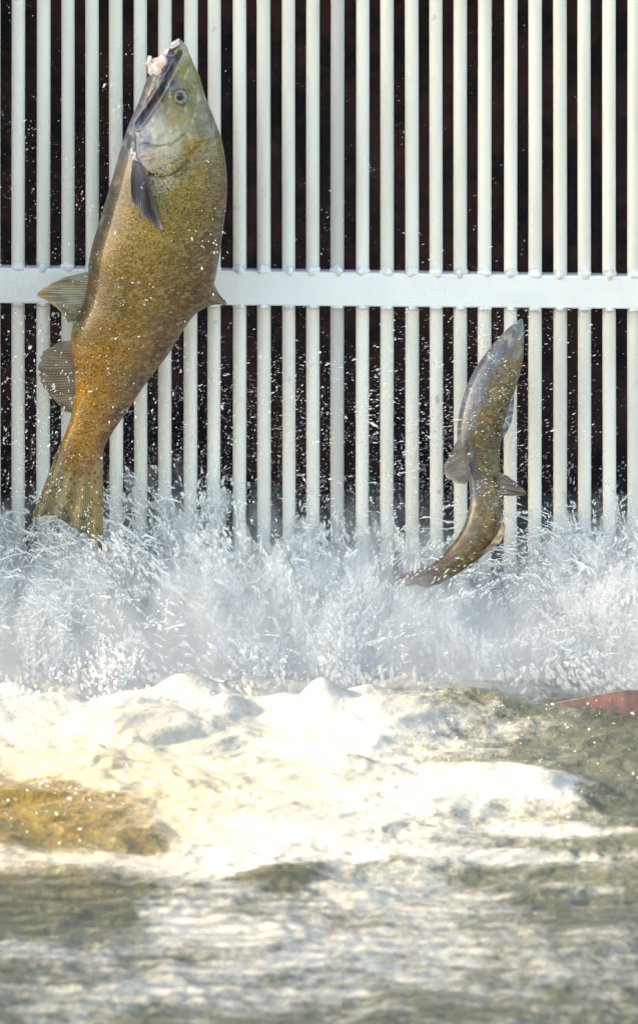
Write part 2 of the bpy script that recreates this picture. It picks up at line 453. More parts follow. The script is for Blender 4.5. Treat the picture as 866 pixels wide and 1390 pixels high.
def seg_dist(px, py, pts):
    best = np.full(px.shape, 1e9)
    for (ax, ay), (bx, by) in zip(pts[:-1], pts[1:]):
        vx, vy = bx - ax, by - ay
        t = np.clip(((px - ax) * vx + (py - ay) * vy) / (vx * vx + vy * vy), 0, 1)
        best = np.minimum(best, np.hypot(px - ax - t * vx, py - ay - t * vy))
    return best
mouth_line = [(244, 70), (234, 91), (225, 109), (212, 131), (198, 150), (186, 166)]
gill_line = [(190, 222), (205, 231), (224, 234), (242, 228), (256, 214), (266, 196)]
pre_line = [(196, 190), (214, 194), (236, 190), (250, 178)]
def fish_body(name, pairs, y0, kprof, anchors, mat, scales_f, dorsal_f, relief=None, y_slope=0.0, NS=420, NR=120, flat=2.0, marks=()):
    L = np.array([p[:2] for p in pairs], float); Rr = np.array([p[2:4] for p in pairs], float)
    C = (L + Rr) / 2
    T = spline(C, 0)
    t = np.linspace(0, 1, NS) ** 1.15
    Ls, Rs = cr(t, T, L), cr(t, T, Rr)
    c = (Ls + Rs) / 2; h = (Rs - Ls) / 2
    hw = np.linalg.norm(h, axis=1)
    k = np.interp(t, *zip(*kprof))
    th = np.linspace(0, 2 * np.pi, NR, endpoint=False)
    ct, st = np.cos(th), np.sin(th)
    sc_ = np.sign(st) * np.abs(st) ** (2.0 / flat)
    PX = c[:, 0:1] + h[:, 0:1] * ct; PYY = c[:, 1:2] + h[:, 1:2] * ct
    yc = y0 + y_slope * (t - 0.5)
    depth = (k * hw * PXM)[:, None] * sc_                  # + = towards the viewer
    if relief is not None:
        depth = depth + relief(PX, PYY, st)
    Y = yc[:, None] - depth
    dc = ((CAM_D + yc) / CAM_D)[:, None]    # real size at its own distance
    X = (PX - 433) * PXM * dc; Z = CAM_H + ((PY0 - PYY) * PXM - CAM_H) * dc
    V = np.stack([X, Y, Z], -1)
    al = np.r_[0, np.cumsum(np.linalg.norm(np.diff(V.mean(1), axis=0), axis=1))]
    V = V.reshape(-1, 3)
    i = np.arange(NS - 1)[:, None] * NR; j = np.arange(NR)[None]; j2 = (j + 1) % NR
    F = np.stack([i + j, i + j2, i + NR + j2, i + NR + j], -1).reshape(-1, 4)
    o = mesh_np(name, V, F[:, ::-1], mat)
    U = np.stack([np.repeat(al[:, None], NR, 1), (hw * PXM)[:, None] * (ct * 1.25), np.zeros((NS, NR))], -1)
    attr(o, 'skinuv', U.reshape(-1, 3), 'FLOAT_VECTOR')
    col = idw(PX, PYY, anchors)  # skin tones with belly shade, glow and sky sheen painted in
    for ln, w, cm, am in marks:
        jx = 2.5 * fbm(PX * 0.09, PYY * 0.09, 3.0, 3); f_ = am * np.exp(-(seg_dist(PX + jx, PYY + jx, ln) / w) ** 2)[..., None]
        col = col * (1 - f_) + lin(cm) * f_
    attr(o, 'pigment_and_light', np.concatenate([col, np.ones((NS, NR, 1))], -1).reshape(-1, 4), 'FLOAT_COLOR')
    attr(o, 'scales', scales_f(PX, PYY, t[:, None], ct[None]).reshape(-1))
    attr(o, 'dorsal', dorsal_f(PX, PYY, t[:, None], ct[None]).reshape(-1))
    return o

def fin(name, base, edge, y_base, y_edge, mat, parent, thick=0.006, nu=60, nv=28, ripple=0.003, ragged=0.05, seed=1):
    tb, te = spline(base, 0), spline(edge, 0)
    u = np.linspace(0, 1, nu)
    B, E = cr(u, tb, base), cr(u, te, edge)
    v = np.linspace(0, 1, nv)
    rag = 1 - ragged * np.abs(noise(u * 14 + seed * 3.1, np.full(nu, seed * 1.3)))
    G = B[:, None] * (1 - v[None, :, None] * rag[:, None, None]) + E[:, None] * (v[None, :, None] * rag[:, None, None])
    yy = y_base + (y_edge - y_base) * v[None, :] ** 1.3 + ripple * np.sin(u[:, None] * 26 + v[None, :] * 2) * v[None, :] + 0.006 * np.sin(u[:, None] * 5 + seed) * v[None, :]
    rim = np.minimum(1, np.minimum(u, 1 - u) * 12)[:, None]
    th = thick * (1 - 0.88 * v[None, :]) * rim * 0.5 + 0.0003
    dc = (CAM_D + y_base) / CAM_D
    X = (G[..., 0] - 433) * PXM * dc; Z = CAM_H + ((PY0 - G[..., 1]) * PXM - CAM_H) * dc
    A = np.stack([X, yy - th, Z], -1).reshape(-1, 3); Bk = np.stack([X, yy + th, Z], -1).reshape(-1, 3)
    V = np.concatenate([A, Bk]); n = nu * nv
    idx = np.arange(n).reshape(nu, nv)
    q = np.stack([idx[:-1, :-1], idx[1:, :-1], idx[1:, 1:], idx[:-1, 1:]], -1).reshape(-1, 4)
    loop = np.concatenate([idx[:, 0], idx[-1, 1:], idx[::-1, -1][1:], idx[0, ::-1][1:-1]])
    l2 = np.roll(loop, -1)
    side = np.stack([loop, loop + n, l2 + n, l2], -1)
    F = np.concatenate([q, q[:, ::-1] + n, side])
    o = mesh_np(name, V, F, mat)
    UV = np.stack([np.repeat(u[:, None], nv, 1), np.repeat(v[None], nu, 0), np.zeros((nu, nv))], -1).reshape(-1, 3)
    attr(o, 'finuv', np.concatenate([UV, UV]), 'FLOAT_VECTOR')
    reparent(o, parent)
    return o

def blob(name, px, py, y, rx, rz, ry, mat, parent, rot=0.0, lump=0.0, seed=0, n=28, k=16):
    c = P(px, py, y)
    th = np.pi * np.arange(k + 1) / k; ph = 2 * np.pi * np.arange(n) / n
    TH, PH = np.meshgrid(th, ph, indexing='ij')
    X = np.sin(TH) * np.cos(PH); Zz = np.sin(TH) * np.sin(PH); Y = np.cos(TH)
    s = 1 + lump * (noise(X * 2.2 + seed, Zz * 2.2, Y * 2.2) + 0.5 * noise(X * 5 + seed, Zz * 5, Y * 5))
    X, Y, Zz = X * s * rx, Y * s * ry, Zz * s * rz
    ca, sa = math.cos(rot), math.sin(rot)
    V = np.stack([c[0] + X * ca - Zz * sa, c[1] + Y, c[2] + X * sa + Zz * ca], -1).reshape(-1, 3)
    F = [(i * n + j, (i + 1) * n + j, (i + 1) * n + (j + 1) % n, i * n + (j + 1) % n) for i in range(k) for j in range(n)]
    o = mesh_np(name, V, np.array(F)[:, ::-1], mat)
    reparent(o, parent)
    return o

def skinned(name, pts, rads, y, mat, parent, n=14, lump=0.2, seed=0):
    """tapering tube through photo points at real distance y"""
    pts = [P(a, b, y + dy) for a, b, dy in pts]
    T = spline(pts, 0); t = np.linspace(0, 1, 40)
    C = cr(t, T, np.array(pts)); r = np.interp(t, T, rads)
    tan = np.gradient(C, axis=0); tan /= np.linalg.norm(tan, axis=1)[:, None]
    a = np.cross(tan, [0, 1, 0]); a /= np.linalg.norm(a, axis=1)[:, None]; b = np.cross(tan, a)
    ph = 2 * np.pi * np.arange(n) / n
    rr = r[:, None] * (1 + lump * noise(t[:, None] * 9 + seed, np.cos(ph)[None] * 1.5, np.sin(ph)[None] * 1.5))
    V = C[:, None] + rr[..., None] * (np.cos(ph)[None, :, None] * a[:, None] + np.sin(ph)[None, :, None] * b[:, None])
    F = [(i * n + j, i * n + (j + 1) % n, (i + 1) * n + (j + 1) % n, (i + 1) * n + j) for i in range(39) for j in range(n)]
    o = mesh_np(name, V.reshape(-1, 3), np.array(F), mat)
    reparent(o, parent)
    return o

# --- large chinook-type salmon, leaping at the left
Y1 = -0.16
f1 = empty("salmon", tuple(P(175, 380, Y1)), 'big golden brown salmon leaping head up with torn mouth at left of the grate', 'fish', 'salmon leaping at the grate')
pairs1 = [
 (242.5, 53, 245, 53), (236, 57, 252, 60), (228, 70, 257, 71), (217, 86, 263, 86), (204, 99, 269, 98), (197, 113, 274, 114), (190, 133, 279, 131), (184, 147, 285, 146),
 (176, 165, 291, 161), (169, 185, 299, 182), (162, 207, 305, 211), (153, 240, 308, 242), (144, 270, 307.5, 272), (136, 298, 304, 302),
 (127, 326, 300, 332), (121, 352, 296, 358), (118, 380, 291, 384), (112, 408, 280, 414), (104, 430, 265, 426), (97, 450, 247, 450), (97, 478, 229, 480),
 (100, 506, 207, 508), (102, 532, 188, 535), (98, 557, 170, 562), (92, 578, 154, 585), (84, 599, 143, 604), (78, 618, 138, 622), (76, 640, 136, 640), (84, 662, 130, 662), (96, 676, 118, 676), (105, 681, 109, 681)]
k1 = [(0, 0.75), (0.03, 0.7), (0.12, 0.55), (0.3, 0.56), (0.55, 0.55), (0.75, 0.52), (0.85, 0.5), (0.92, 0.38), (0.96, 0.2), (1, 0.12)]
anch1 = [(292, 320, (84, 52, 44)), (270, 400, (84, 54, 44)), (225, 470, (84, 50, 46)), (190, 520, (88, 52, 46)), (304, 290, (88, 64, 54)), (262, 350, (108, 78, 40)), (215, 430, (104, 74, 42)), (165, 560, (90, 54, 46)),
 (246, 62, (150, 150, 130)), (250, 95, (122, 114, 62)), (262, 120, (108, 100, 60)), (232, 130, (125, 118, 72)), (285, 160, (104, 96, 70)), (205, 130, (108, 102, 110)), (195, 150, (96, 98, 122)), (228, 112, (70, 80, 112)),
 (190, 185, (120, 136, 160)), (175, 190, (92, 96, 108)), (215, 170, (172, 174, 166)), (235, 180, (168, 166, 148)), (220, 200, (184, 182, 166)), (262, 195, (140, 114, 16)), (240, 160, (138, 128, 84)), (275, 180, (112, 104, 66)),
 (195, 230, (172, 164, 152)), (225, 240, (182, 172, 148)), (250, 225, (132, 126, 88)), (240, 262, (142, 122, 22)), (268, 235, (145, 122, 18)), (292, 230, (116, 92, 62)), (303, 260, (110, 84, 66)), (286, 290, (118, 94, 40)),
 (170, 240, (120, 108, 92)), (155, 260, (96, 88, 84)), (180, 285, (172, 148, 100)), (215, 300, (150, 128, 52)), (145, 290, (80, 74, 74)), (165, 320, (160, 130, 70)), (250, 310, (136, 112, 30)), (132, 325, (78, 72, 72)),  # dark left-edge anchors paint the belly's shade and reflection
 (190, 350, (142, 116, 40)), (150, 350, (140, 112, 58)), (240, 350, (126, 98, 40)), (285, 350, (104, 70, 50)), (128, 360, (90, 78, 68)), (130, 400, (96, 82, 60)), (160, 400, (112, 92, 44)), (200, 400, (126, 100, 40)), (250, 400, (112, 80, 46)), (275, 400, (98, 66, 50)),
 (115, 440, (106, 86, 40)), (150, 440, (138, 106, 38)), (190, 440, (132, 100, 40)), (235, 440, (108, 74, 48)), (105, 475, (170, 130, 82)), (125, 480, (178, 134, 62)), (160, 480, (156, 116, 40)), (195, 485, (122, 86, 46)), (215, 490, (98, 62, 52)),
 (110, 530, (205, 152, 82)), (135, 530, (172, 126, 42)), (160, 530, (132, 94, 46)), (180, 535, (104, 64, 54)), (100, 575, (196, 146, 80)), (125, 580, (166, 122, 42)), (145, 585, (112, 72, 56)), (105, 625, (150, 114, 44)), (130, 630, (142, 92, 56)), (100, 660, (110, 92, 48))]  # bright left anchors paint the warm light on the lower belly
def scales1(px, py, t, ct):
    gill = sst(-6, 14, (py - 212) - (px - 215) * -0.55)
    return gill * (1 - 0.55 * sst(-0.55, -0.98, ct + 0 * px)) * (1 - 0.4 * sst(0.93, 1.0, t + 0 * px))
def dorsal1(px, py, t, ct):
    return sst(0.1, 0.75, ct + 0 * px) * sst(170, 230, py) * (1 - 0.5 * sst(500, 600, py)) + 0.25 * sst(200, 240, py)
def relief1(px, py, st):
    f = np.abs(st) ** 0.5 * np.sign(st)
    m = -0.0105 * np.exp(-(seg_dist(px, py, mouth_line) / 2.6) ** 2)
    lip = 0.003 * np.exp(-((seg_dist(px, py, mouth_line) - 6) / 2.5) ** 2)
    inside = ((px - 225) / 42) ** 2 + ((py - 186) / 50) ** 2
    plate = 0.0045 * (1 - sst(0.90, 1.06, inside + 0.07 * fbm(px * 0.05, py * 0.05, 2.0, 3))) * sst(150, 200, py + 0.35 * (px - 225))
    g = -0.005 * np.exp(-(seg_dist(px, py, gill_line) / 2.4) ** 2)
    p = -0.0022 * np.exp(-(seg_dist(px, py, pre_line) / 2.0) ** 2)
    e = -0.003 * np.exp(-(np.hypot(px - 246, py - 131) / 10) ** 2)
    rays = 0.0004 * np.sin(py * 1.1 + px * 0.2) * np.exp(-(seg_dist(px, py, [(192, 168), (196, 205)]) / 9) ** 2)
    skull = (0.0022 * fbm(px * 0.045, py * 0.045, 1.5, 4, 0.6)) * (1 - sst(200, 240, py))
    return (m + lip + plate + g + p + e + rays + skull) * f
b1 = fish_body("body", pairs1, Y1, k1, anch1, M_SKIN, scales1, dorsal1, relief1, NS=520, NR=200, marks=[
    (mouth_line, 3.0, (28, 26, 52), 0.9), (gill_line, 2.2, (44, 38, 34), 0.75), (pre_line, 1.8, (84, 78, 64), 0.6), ([(188, 150), (186, 176), (192, 214)], 5.0, (74, 96, 140), 0.6),
    ([(204, 112), (190, 150), (178, 178)], 3.0, (176, 164, 160), 0.5), ([(246, 66), (238, 88), (228, 108)], 2.2, (150, 158, 170), 0.5), ([(196, 236), (215, 243), (236, 238)], 5, (190, 184, 164), 0.6),
    ([(262, 184), (262, 206)], 7, (150, 118, 14), 0.75), ([(270, 120), (284, 155), (296, 190)], 3.0, (78, 76, 52), 0.5)])
reparent(b1, f1)
e = blob("eye", 245.5, 131, Y1 - 0.0375, 0.0115, 0.0125, 0.007, M_SCLERA, f1)
def subpart(o, root):   # nested under a part that sits at the world origin offset of its thing
    mw = root.matrix_basis.copy(); o.parent = root
    return o
p_ = blob("pupil", 244, 130, Y1 - 0.0450, 0.0068, 0.0078, 0.0035, M_PUPIL, f1)
p_.parent = e; p_.matrix_parent_inverse.identity()
g = fin("gum", [(234, 60), (228, 70), (221, 82), (213, 92)], [(240, 57), (239, 72), (231, 86), (220, 100)], Y1 - 0.012, Y1 - 0.02, M_TEETH, f1, thick=0.01, nu=40, nv=14, ragged=0.5)
g.data.materials[0] = M_MOUTH
tag(g, 'dark brown mouth lining')
blob("gum", 237, 59, Y1 - 0.010, 0.0105, 0.0055, 0.010, M_TEETH, f1, rot=0.7, lump=0.5, seed=3)
skinned("torn_flesh", [(228, 66, -0.008), (224, 74, -0.01), (219, 84, -0.016), (214, 93, -0.014), (207, 97, -0.008), (203, 90, -0.004), (203, 82, -0.002), (204, 75, 0)], [0.003, 0.006, 0.0115, 0.0105, 0.0065, 0.0045, 0.0042, 0.0036], Y1, M_FLESH, f1, lump=0.8, seed=4)
skinned("torn_flesh", [(203, 84, -0.003), (197, 86, -0.003), (189, 86, -0.003)], [0.003, 0.0016, 0.0006], Y1, M_FLESH, f1, seed=8)
blob("gill_flap", 184, 210, Y1 - 0.028, 0.0100, 0.016, 0.009, M_TEETH, f1, rot=0.25, lump=0.6, seed=12)
fin("pectoral_fin", [(180, 216), (190, 220), (202, 222)], [(178, 240), (181, 268), (195, 287), (224, 308), (219, 298), (208, 278), (202, 248)], Y1 - 0.045, Y1 - 0.085, F_PEC, f1, ragged=0.0, thick=0.008)
fin("pelvic_fin", [(122, 368), (120, 390), (116, 412), (100, 436)], [(88, 373), (66, 383), (51, 395), (66, 404), (84, 419), (93, 434)], Y1 - 0.01, Y1 - 0.045, F_PEL, f1, seed=2, ragged=0.04)
fin("anal_fin", [(104, 460), (106, 490), (104, 525), (98, 560)], [(78, 466), (56, 480), (51, 500), (56, 522), (72, 543), (88, 561)], Y1 + 0.002, Y1 + 0.012, F_ANA, f1, seed=3, ragged=0.12)
fin("dorsal_fin", [(288, 380), (280, 398), (262, 414), (250, 428)], [(297, 398), (308, 413), (292, 414), (268, 424)], Y1 + 0.005, Y1 + 0.01, F_DOR, f1, seed=4)
fin("tail_fin", [(81, 603), (95, 612), (115, 618), (140, 612)], [(42, 704), (58, 697), (76, 697), (99, 715), (120, 727), (138, 748), (141, 742)], Y1 + 0.004, Y1 - 0.02, F_TAIL, f1, thick=0.03, seed=5, nu=90, nv=50, ragged=0.05, ripple=0.005)

# --- smaller salmon leaping at the right, seen twisting away
Y2 = -0.14
f2 = empty("salmon", tuple(P(655, 620, Y2)), 'smaller slim olive salmon with painted blue grey sheen twisting upward at right', 'fish', 'salmon leaping at the grate')
pairs2 = [(707.5, 432, 709, 432), (700, 437, 711, 441), (690, 445, 711.5, 452), (678, 457, 711, 466), (662, 476, 710, 487), (647, 497, 705, 509), (635, 521, 699, 530), (626, 548, 692, 553), (621, 575, 685, 577),
 (621, 600, 680, 598), (626, 620, 678, 618), (633, 640, 679, 642), (637, 660, 680, 664), (638, 681, 681, 688), (633, 704, 679, 712), (624, 724, 672, 736), (611, 742, 656, 754), (596, 758, 636, 769), (580, 770, 614, 783), (566, 779, 592, 794), (558, 785, 572, 796), (560, 790, 564, 793)]
k2 = [(0, 0.7), (0.1, 0.6), (0.4, 0.62), (0.7, 0.6), (0.88, 0.5), (1, 0.3)]
anch2 = [(706, 440, (104, 110, 108)), (690, 450, (112, 112, 118)), (700, 470, (106, 96, 66)), (680, 468, (100, 104, 118)), (668, 490, (98, 106, 128)), (690, 495, (118, 96, 40)), (706, 500, (116, 104, 90)), (650, 510, (100, 108, 126)),  # blue grey anchors on the left side paint a sky sheen
 (672, 520, (116, 90, 40)), (692, 525, (104, 86, 62)), (640, 530, (108, 116, 132)), (632, 560, (112, 122, 138)), (655, 560, (108, 84, 46)), (682, 560, (90, 74, 58)), (627, 590, (108, 118, 136)), (645, 595, (96, 82, 52)), (670, 595, (92, 78, 54)),
 (640, 630, (92, 98, 112)), (655, 630, (104, 90, 52)), (673, 632, (94, 86, 68)), (645, 665, (92, 98, 118)), (658, 670, (108, 86, 40)), (675, 670, (100, 92, 74)), (640, 700, (98, 90, 66)), (662, 700, (116, 92, 40)), (678, 705, (108, 88, 72)),
 (625, 735, (100, 84, 56)), (650, 740, (92, 72, 46)), (600, 770, (92, 68, 50)), (570, 786, (84, 56, 44))]
b2 = fish_body("body", pairs2, Y2, k2, anch2, M_SKIN2, lambda px, py, t, ct: sst(-0.5, -0.1, ct + 0 * px) * sst(455, 500, py), lambda px, py, t, ct: 0.35 * sst(-0.2, 0.5, ct + 0 * px) * sst(480, 520, py), NS=360, NR=120, y_slope=-0.08)
reparent(b2, f2)
fin("pectoral_fin", [(622, 595), (628, 608), (632, 624), (637, 650)], [(611, 612), (602, 630), (603, 642), (611, 648), (630, 653)], Y2 - 0.02, Y2 - 0.05, F_TAN, f2, seed=6, ragged=0.12)
fin("pelvic_fin", [(697, 528), (691, 548), (685, 570), (680, 592)], [(698, 534), (697, 555), (692, 576), (682, 593)], Y2 - 0.01, Y2 - 0.02, F_BLUE, f2, seed=7, ragged=0.0)
fin("dorsal_fin", [(676, 640), (678, 652), (679, 664), (678, 673)], [(690, 647), (705, 658), (715, 669), (698, 673)], Y2 - 0.025, Y2 - 0.03, F_GREY, f2, seed=8)
fin("anal_fin", [(680, 694), (680, 712), (670, 732), (652, 752)], [(683, 704), (686, 718), (680, 733), (660, 751)], Y2 - 0.035, Y2 - 0.04, F_TAN, f2, seed=9)
fin("tail_fin", [(582, 768), (584, 778), (590, 790)], [(541, 780), (550, 787), (543, 797)], Y2 - 0.035, Y2 - 0.045, F_BROWN, f2, thick=0.015, seed=10)

# --- red salmon whose back shows at the right edge
xr, yr = on_water(850, 968)
f3 = empty("salmon", (xr, yr, -0.031), 'red backed salmon lying mostly under water at the right edge', 'fish')
def red_back():
    NS, NR = 90, 48
    s = np.linspace(0, 1, NS); L0 = 0.66
    x0 = -0.23
    w = np.interp(s, [0, 0.05, 0.15, 0.35, 0.6, 0.85, 1], [0.002, 0.026, 0.052, 0.070, 0.060, 0.026, 0.014])
    th = np.linspace(0, 2 * np.pi, NR, endpoint=False)
    X = np.repeat((x0 + s * L0)[:, None], NR, 1)
    Y = w[:, None] * 0.6 * np.cos(th) + 0.03 * np.sin(s * 4)[:, None]
    Z = w[:, None] * 1.0 * np.sin(th) - 0.012 + 0.02 * s[:, None]
    V = np.stack([X, Y, Z], -1).reshape(-1, 3)
    i = np.arange(NS - 1)[:, None] * NR; j = np.arange(NR)[None]; j2 = (j + 1) % NR
    F = np.stack([i + j, i + j2, i + NR + j2, i + NR + j], -1).reshape(-1, 4)
    o = mesh_np("body", V, F[:, ::-1], M_RED); o.parent = f3
    # low dorsal fin and the tail, out of the frame
    for nm, pts, yy in (("dorsal_fin", [(0.12, 0.045), (0.20, 0.052), (0.19, 0.085), (0.15, 0.08)], 0.03), ("tail_fin", [(0.49, 0.0), (0.58, 0.07), (0.56, 0.0), (0.58, -0.06)], -0.01)):
        n = len(pts)
        Vv = [(a, yy - 0.002, b) for a, b in pts] + [(a, yy + 0.002, b) for a, b in pts]
        Ff = [(0, 1, 2, 3), (7, 6, 5, 4)] + [(k, k + n, (k + 1) % n + n, (k + 1) % n) for k in range(n)]
        q = mesh_np(nm, np.array(Vv), np.array(Ff), M_RED); q.parent = f3
M_RED = simple("red_salmon_skin", (0.20, 0.085, 0.070), 0.2, 0.8, (0.10, 0.065, 0.05), 60)
red_back()

# ------------------------------------------------------------------ the river: one churned sheet reaching far out
def axis(lo, hi, fine, far, n):
    a = np.arange(lo, hi + 1e-9, fine)
    g = np.geomspace(fine * 2, far, n)
    return np.r_[lo - g[::-1], a, hi + g]
xs = axis(-0.75, 0.75, 0.0045, 80, 36)
ys = np.r_[-2.9 - np.geomspace(0.01, 120, 44)[::-1], np.arange(-2.9, 0.5, 0.006), 0.5 + np.geomspace(0.01, 1.05, 14)]
XX, YY = np.meshgrid(xs, ys, indexing='ij')
wx = XX + 0.06 * fbm(XX * 3, YY * 3, 1.0, 3); wy = YY + 0.08 * fbm(XX * 3, YY * 3, 7.0, 3)
near = np.exp(-np.clip(-YY - 0.45, 0, 9) / 0.9)
fineamp = 1 - sst(2.9, 5, -YY) * 0.9
H = (0.024 * fbm(wx * 2.2, wy * 2.6, 0.3, 3) * (0.5 + near) + 0.008 * fbm(wx * 5.5, wy * 7.5, 2.3, 3, 0.45) * (0.7 + 0.6 * near)
     + 0.0035 * fbm(wx * 22, wy * 24, 4.4, 3) * (1.6 - near) ) * fineamp
bill = 1 - np.abs(fbm(wx * 7, wy * 5, 8.8, 3, 0.55))
H += 0.006 * (bill - 0.6) * near * sst(-2.2, -0.5, YY)
def ridge(px, py, r, h, ry=0.6):
    x, y = on_water(px, py)
    return h * np.exp(-(((XX - x) / r) ** 2 + ((YY - y) / (r * ry)) ** 2))
for a in [(255, 950, .055, .030), (310, 962, .04, .018), (560, 938, .05, .022), (110, 935, .05, .018), (372, 958, .05, .018), (434, 966, .040, .034), (500, 958, .04, .016), (640, 962, .05, .006), (20, 945, .04, .012), (85, 955, .05, .012), (170, 962, .04, .008), (482, 1030, .05, .020), (570, 962, .16, .012), (690, 970, .10, .008), (40, 955, .2, .016), (150, 985, .14, .010),
          (740, 1075, .10, .022), (620, 1060, .12, .016), (400, 1190, .07, .012), (120, 1135, .2, .014)]:
    H += ridge(*a)
H -= 0.02 * sst(0.3, 0.6, XX) * sst(-1.5, -0.6, YY)
# how much foam lies where (churned white near the splash, streaks farther out)
PXg = XX / PXM / ((CAM_D + YY) / CAM_D) + 433
PYg = PY0 + (CAM_H * CAM_D / np.maximum(CAM_D + YY, 0.5) - CAM_H) / PXM
foam = np.full(XX.shape, 0.27) + 0.03 * sst(1150, 1230, PYg)
def fblob(px, py, rx, ry, a, rot=0.0):
    global foam
    x, y = on_water(px, py); x2, _ = on_water(px + rx, py); _, y2 = on_water(px, py + ry)
    sx, sy = abs(x2 - x), abs(y2 - y)
    foam = foam + a * 1.0 * np.exp(-(((XX - x) / sx) ** 2 + ((YY - y + rot * (XX - x)) / sy) ** 2))
foam = foam + 0.85 * sst(-0.42, -0.25, YY)
for a in [(250, 1010, 230, 65, 0.9), (90, 985, 200, 60, 0.75), (330, 1090, 190, 60, 0.5), (600, 1075, 170, 32, 0.55), (560, 985, 190, 45, 0.34), (430, 950, 50, 22, 0.5), (760, 1078, 60, 16, 0.4),
          (430, 1135, 230, 26, 0.4), (700, 1115, 120, 14, 0.25), (90, 1168, 150, 13, 0.55), (300, 1172, 90, 26, 0.42), (230, 1240, 45, 24, 0.45), (480, 1158, 170, 9, 0.35), (600, 1165, 170, 8, 0.45), (800, 1125, 110, 7, 0.5),
          (450, 1215, 150, 22, 0.26), (620, 1235, 150, 26, 0.30), (330, 1265, 90, 18, 0.32), (800, 1210, 60, 18, 0.22), (540, 1290, 320, 40, 0.30), (60, 1285, 110, 20, 0.35), (250, 1350, 300, 40, 0.25), (500, 1190, 400, 40, 0.16), (470, 1000, 60, 18, 0.3), (640, 1060, 120, 12, 0.2), (600, 940, 150, 12, 0.4), (780, 1160, 160, 12, 0.2), (390, 1200, 55, 14, -0.55),
          (90, 1100, 140, 40, -0.27), (90, 1225, 150, 32, -0.24), (760, 1230, 130, 50, -0.16), (840, 1060, 60, 60, -0.12), (200, 1140, 40, 14, -0.4), (120, 1215, 110, 26, -0.05), (820, 1000, 70, 40, -0.2), (815, 1050, 40, 30, -0.2)]:
    fblob(*a)
foam = foam + 0.10 * fbm(wx * 3.5, wy * 2.2, 5.5, 4)
foam = np.where(YY < -4, 0.2 + 0.1 * fbm(XX * .5, YY * .5, 1, 3), foam)
gold_reflection = 0.9 * np.exp(-(((PXg - 70) / 190) ** 2 + ((PYg - 1085) / 85) ** 2)) + 0.35 * np.exp(-(((PXg - 300) / 220) ** 2 + ((PYg - 1060) / 90) ** 2)) + 0.0 * np.exp(-(((PXg - 620) / 200) ** 2 + ((PYg - 1010) / 90) ** 2))  # where gold reflections of sunlit water are painted in
gold_reflection = gold_reflection * (YY > -3)
V = np.stack([XX, YY, H], -1).reshape(-1, 3)
nx, ny = XX.shape
idx = np.arange(nx * ny).reshape(nx, ny)
F = np.stack([idx[:-1, :-1], idx[1:, :-1], idx[1:, 1:], idx[:-1, 1:]], -1).reshape(-1, 4)
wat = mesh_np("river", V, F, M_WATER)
tag(wat, kind='structure')
attr(wat, 'foam', foam.reshape(-1)); attr(wat, 'gold_reflection', np.clip(gold_reflection, 0, 1).reshape(-1))
bed = box("riverbed", -90, 90, -130, 8, -1.6, -1.2, M_CONC); tag(bed, kind='structure')

# ------------------------------------------------------------------ splash and spray
_ph = (1 + 5 ** 0.5) / 2
ICO = np.array([(-1, _ph, 0), (1, _ph, 0), (-1, -_ph, 0), (1, -_ph, 0), (0, -1, _ph), (0, 1, _ph), (0, -1, -_ph), (0, 1, -_ph), (_ph, 0, -1), (_ph, 0, 1), (-_ph, 0, -1), (-_ph, 0, 1)]) / math.hypot(1, _ph)
ICF = np.array([(0,11,5),(0,5,1),(0,1,7),(0,7,10),(0,10,11),(1,5,9),(5,11,4),(11,10,2),(10,7,6),(7,1,8),(3,9,4),(3,4,2),(3,2,6),(3,6,8),(3,8,9),(4,9,5),(2,4,11),(6,2,10),(8,6,7),(9,8,1)])
def ico2():
    V = [tuple(v) for v in ICO]; F = []; mid = {}
    def m_(a, b):
        k = (min(a, b), max(a, b))
        if k not in mid:
            p = (np.array(V[a]) + np.array(V[b])) / 2; p /= np.linalg.norm(p); mid[k] = len(V); V.append(tuple(p))
        return mid[k]
    for a, b, c in ICF:
        ab, bc, ca = m_(a, b), m_(b, c), m_(c, a); F += [(a, ab, ca), (b, bc, ab), (c, ca, bc), (ab, bc, ca)]
    return np.array(V), np.array(F)
ICO2, ICF2 = ico2()
def drops(name, C, rad, dirs, elong, mat, jit=0.25, fine=False):
    n = len(C); ICO, ICF = (ICO2, ICF2) if fine else (globals()['ICO'], globals()['ICF']); K_ = len(ICO)
    d = dirs / np.linalg.norm(dirs, axis=1)[:, None]
    up = np.where(np.abs(d[:, 1:2]) < 0.9, np.array([[0, 1.0, 0]]), np.array([[1.0, 0, 0]]))
    a = np.cross(d, up); a /= np.linalg.norm(a, axis=1)[:, None]; b = np.cross(d, a)
    base = np.repeat(ICO[None], n, 0) * (1 + jit * rng.normal(size=(n, K_, 1)))
    V = C[:, None] + (rad[:, None, None]) * (base[..., 0:1] * a[:, None] + base[..., 1:2] * b[:, None] + base[..., 2:3] * (elong[:, None, None]) * d[:, None])
    F = (ICF[None] + (np.arange(n) * K_)[:, None, None]).reshape(-1, 3)
    return mesh_np(name, V.reshape(-1, 3), F, mat)

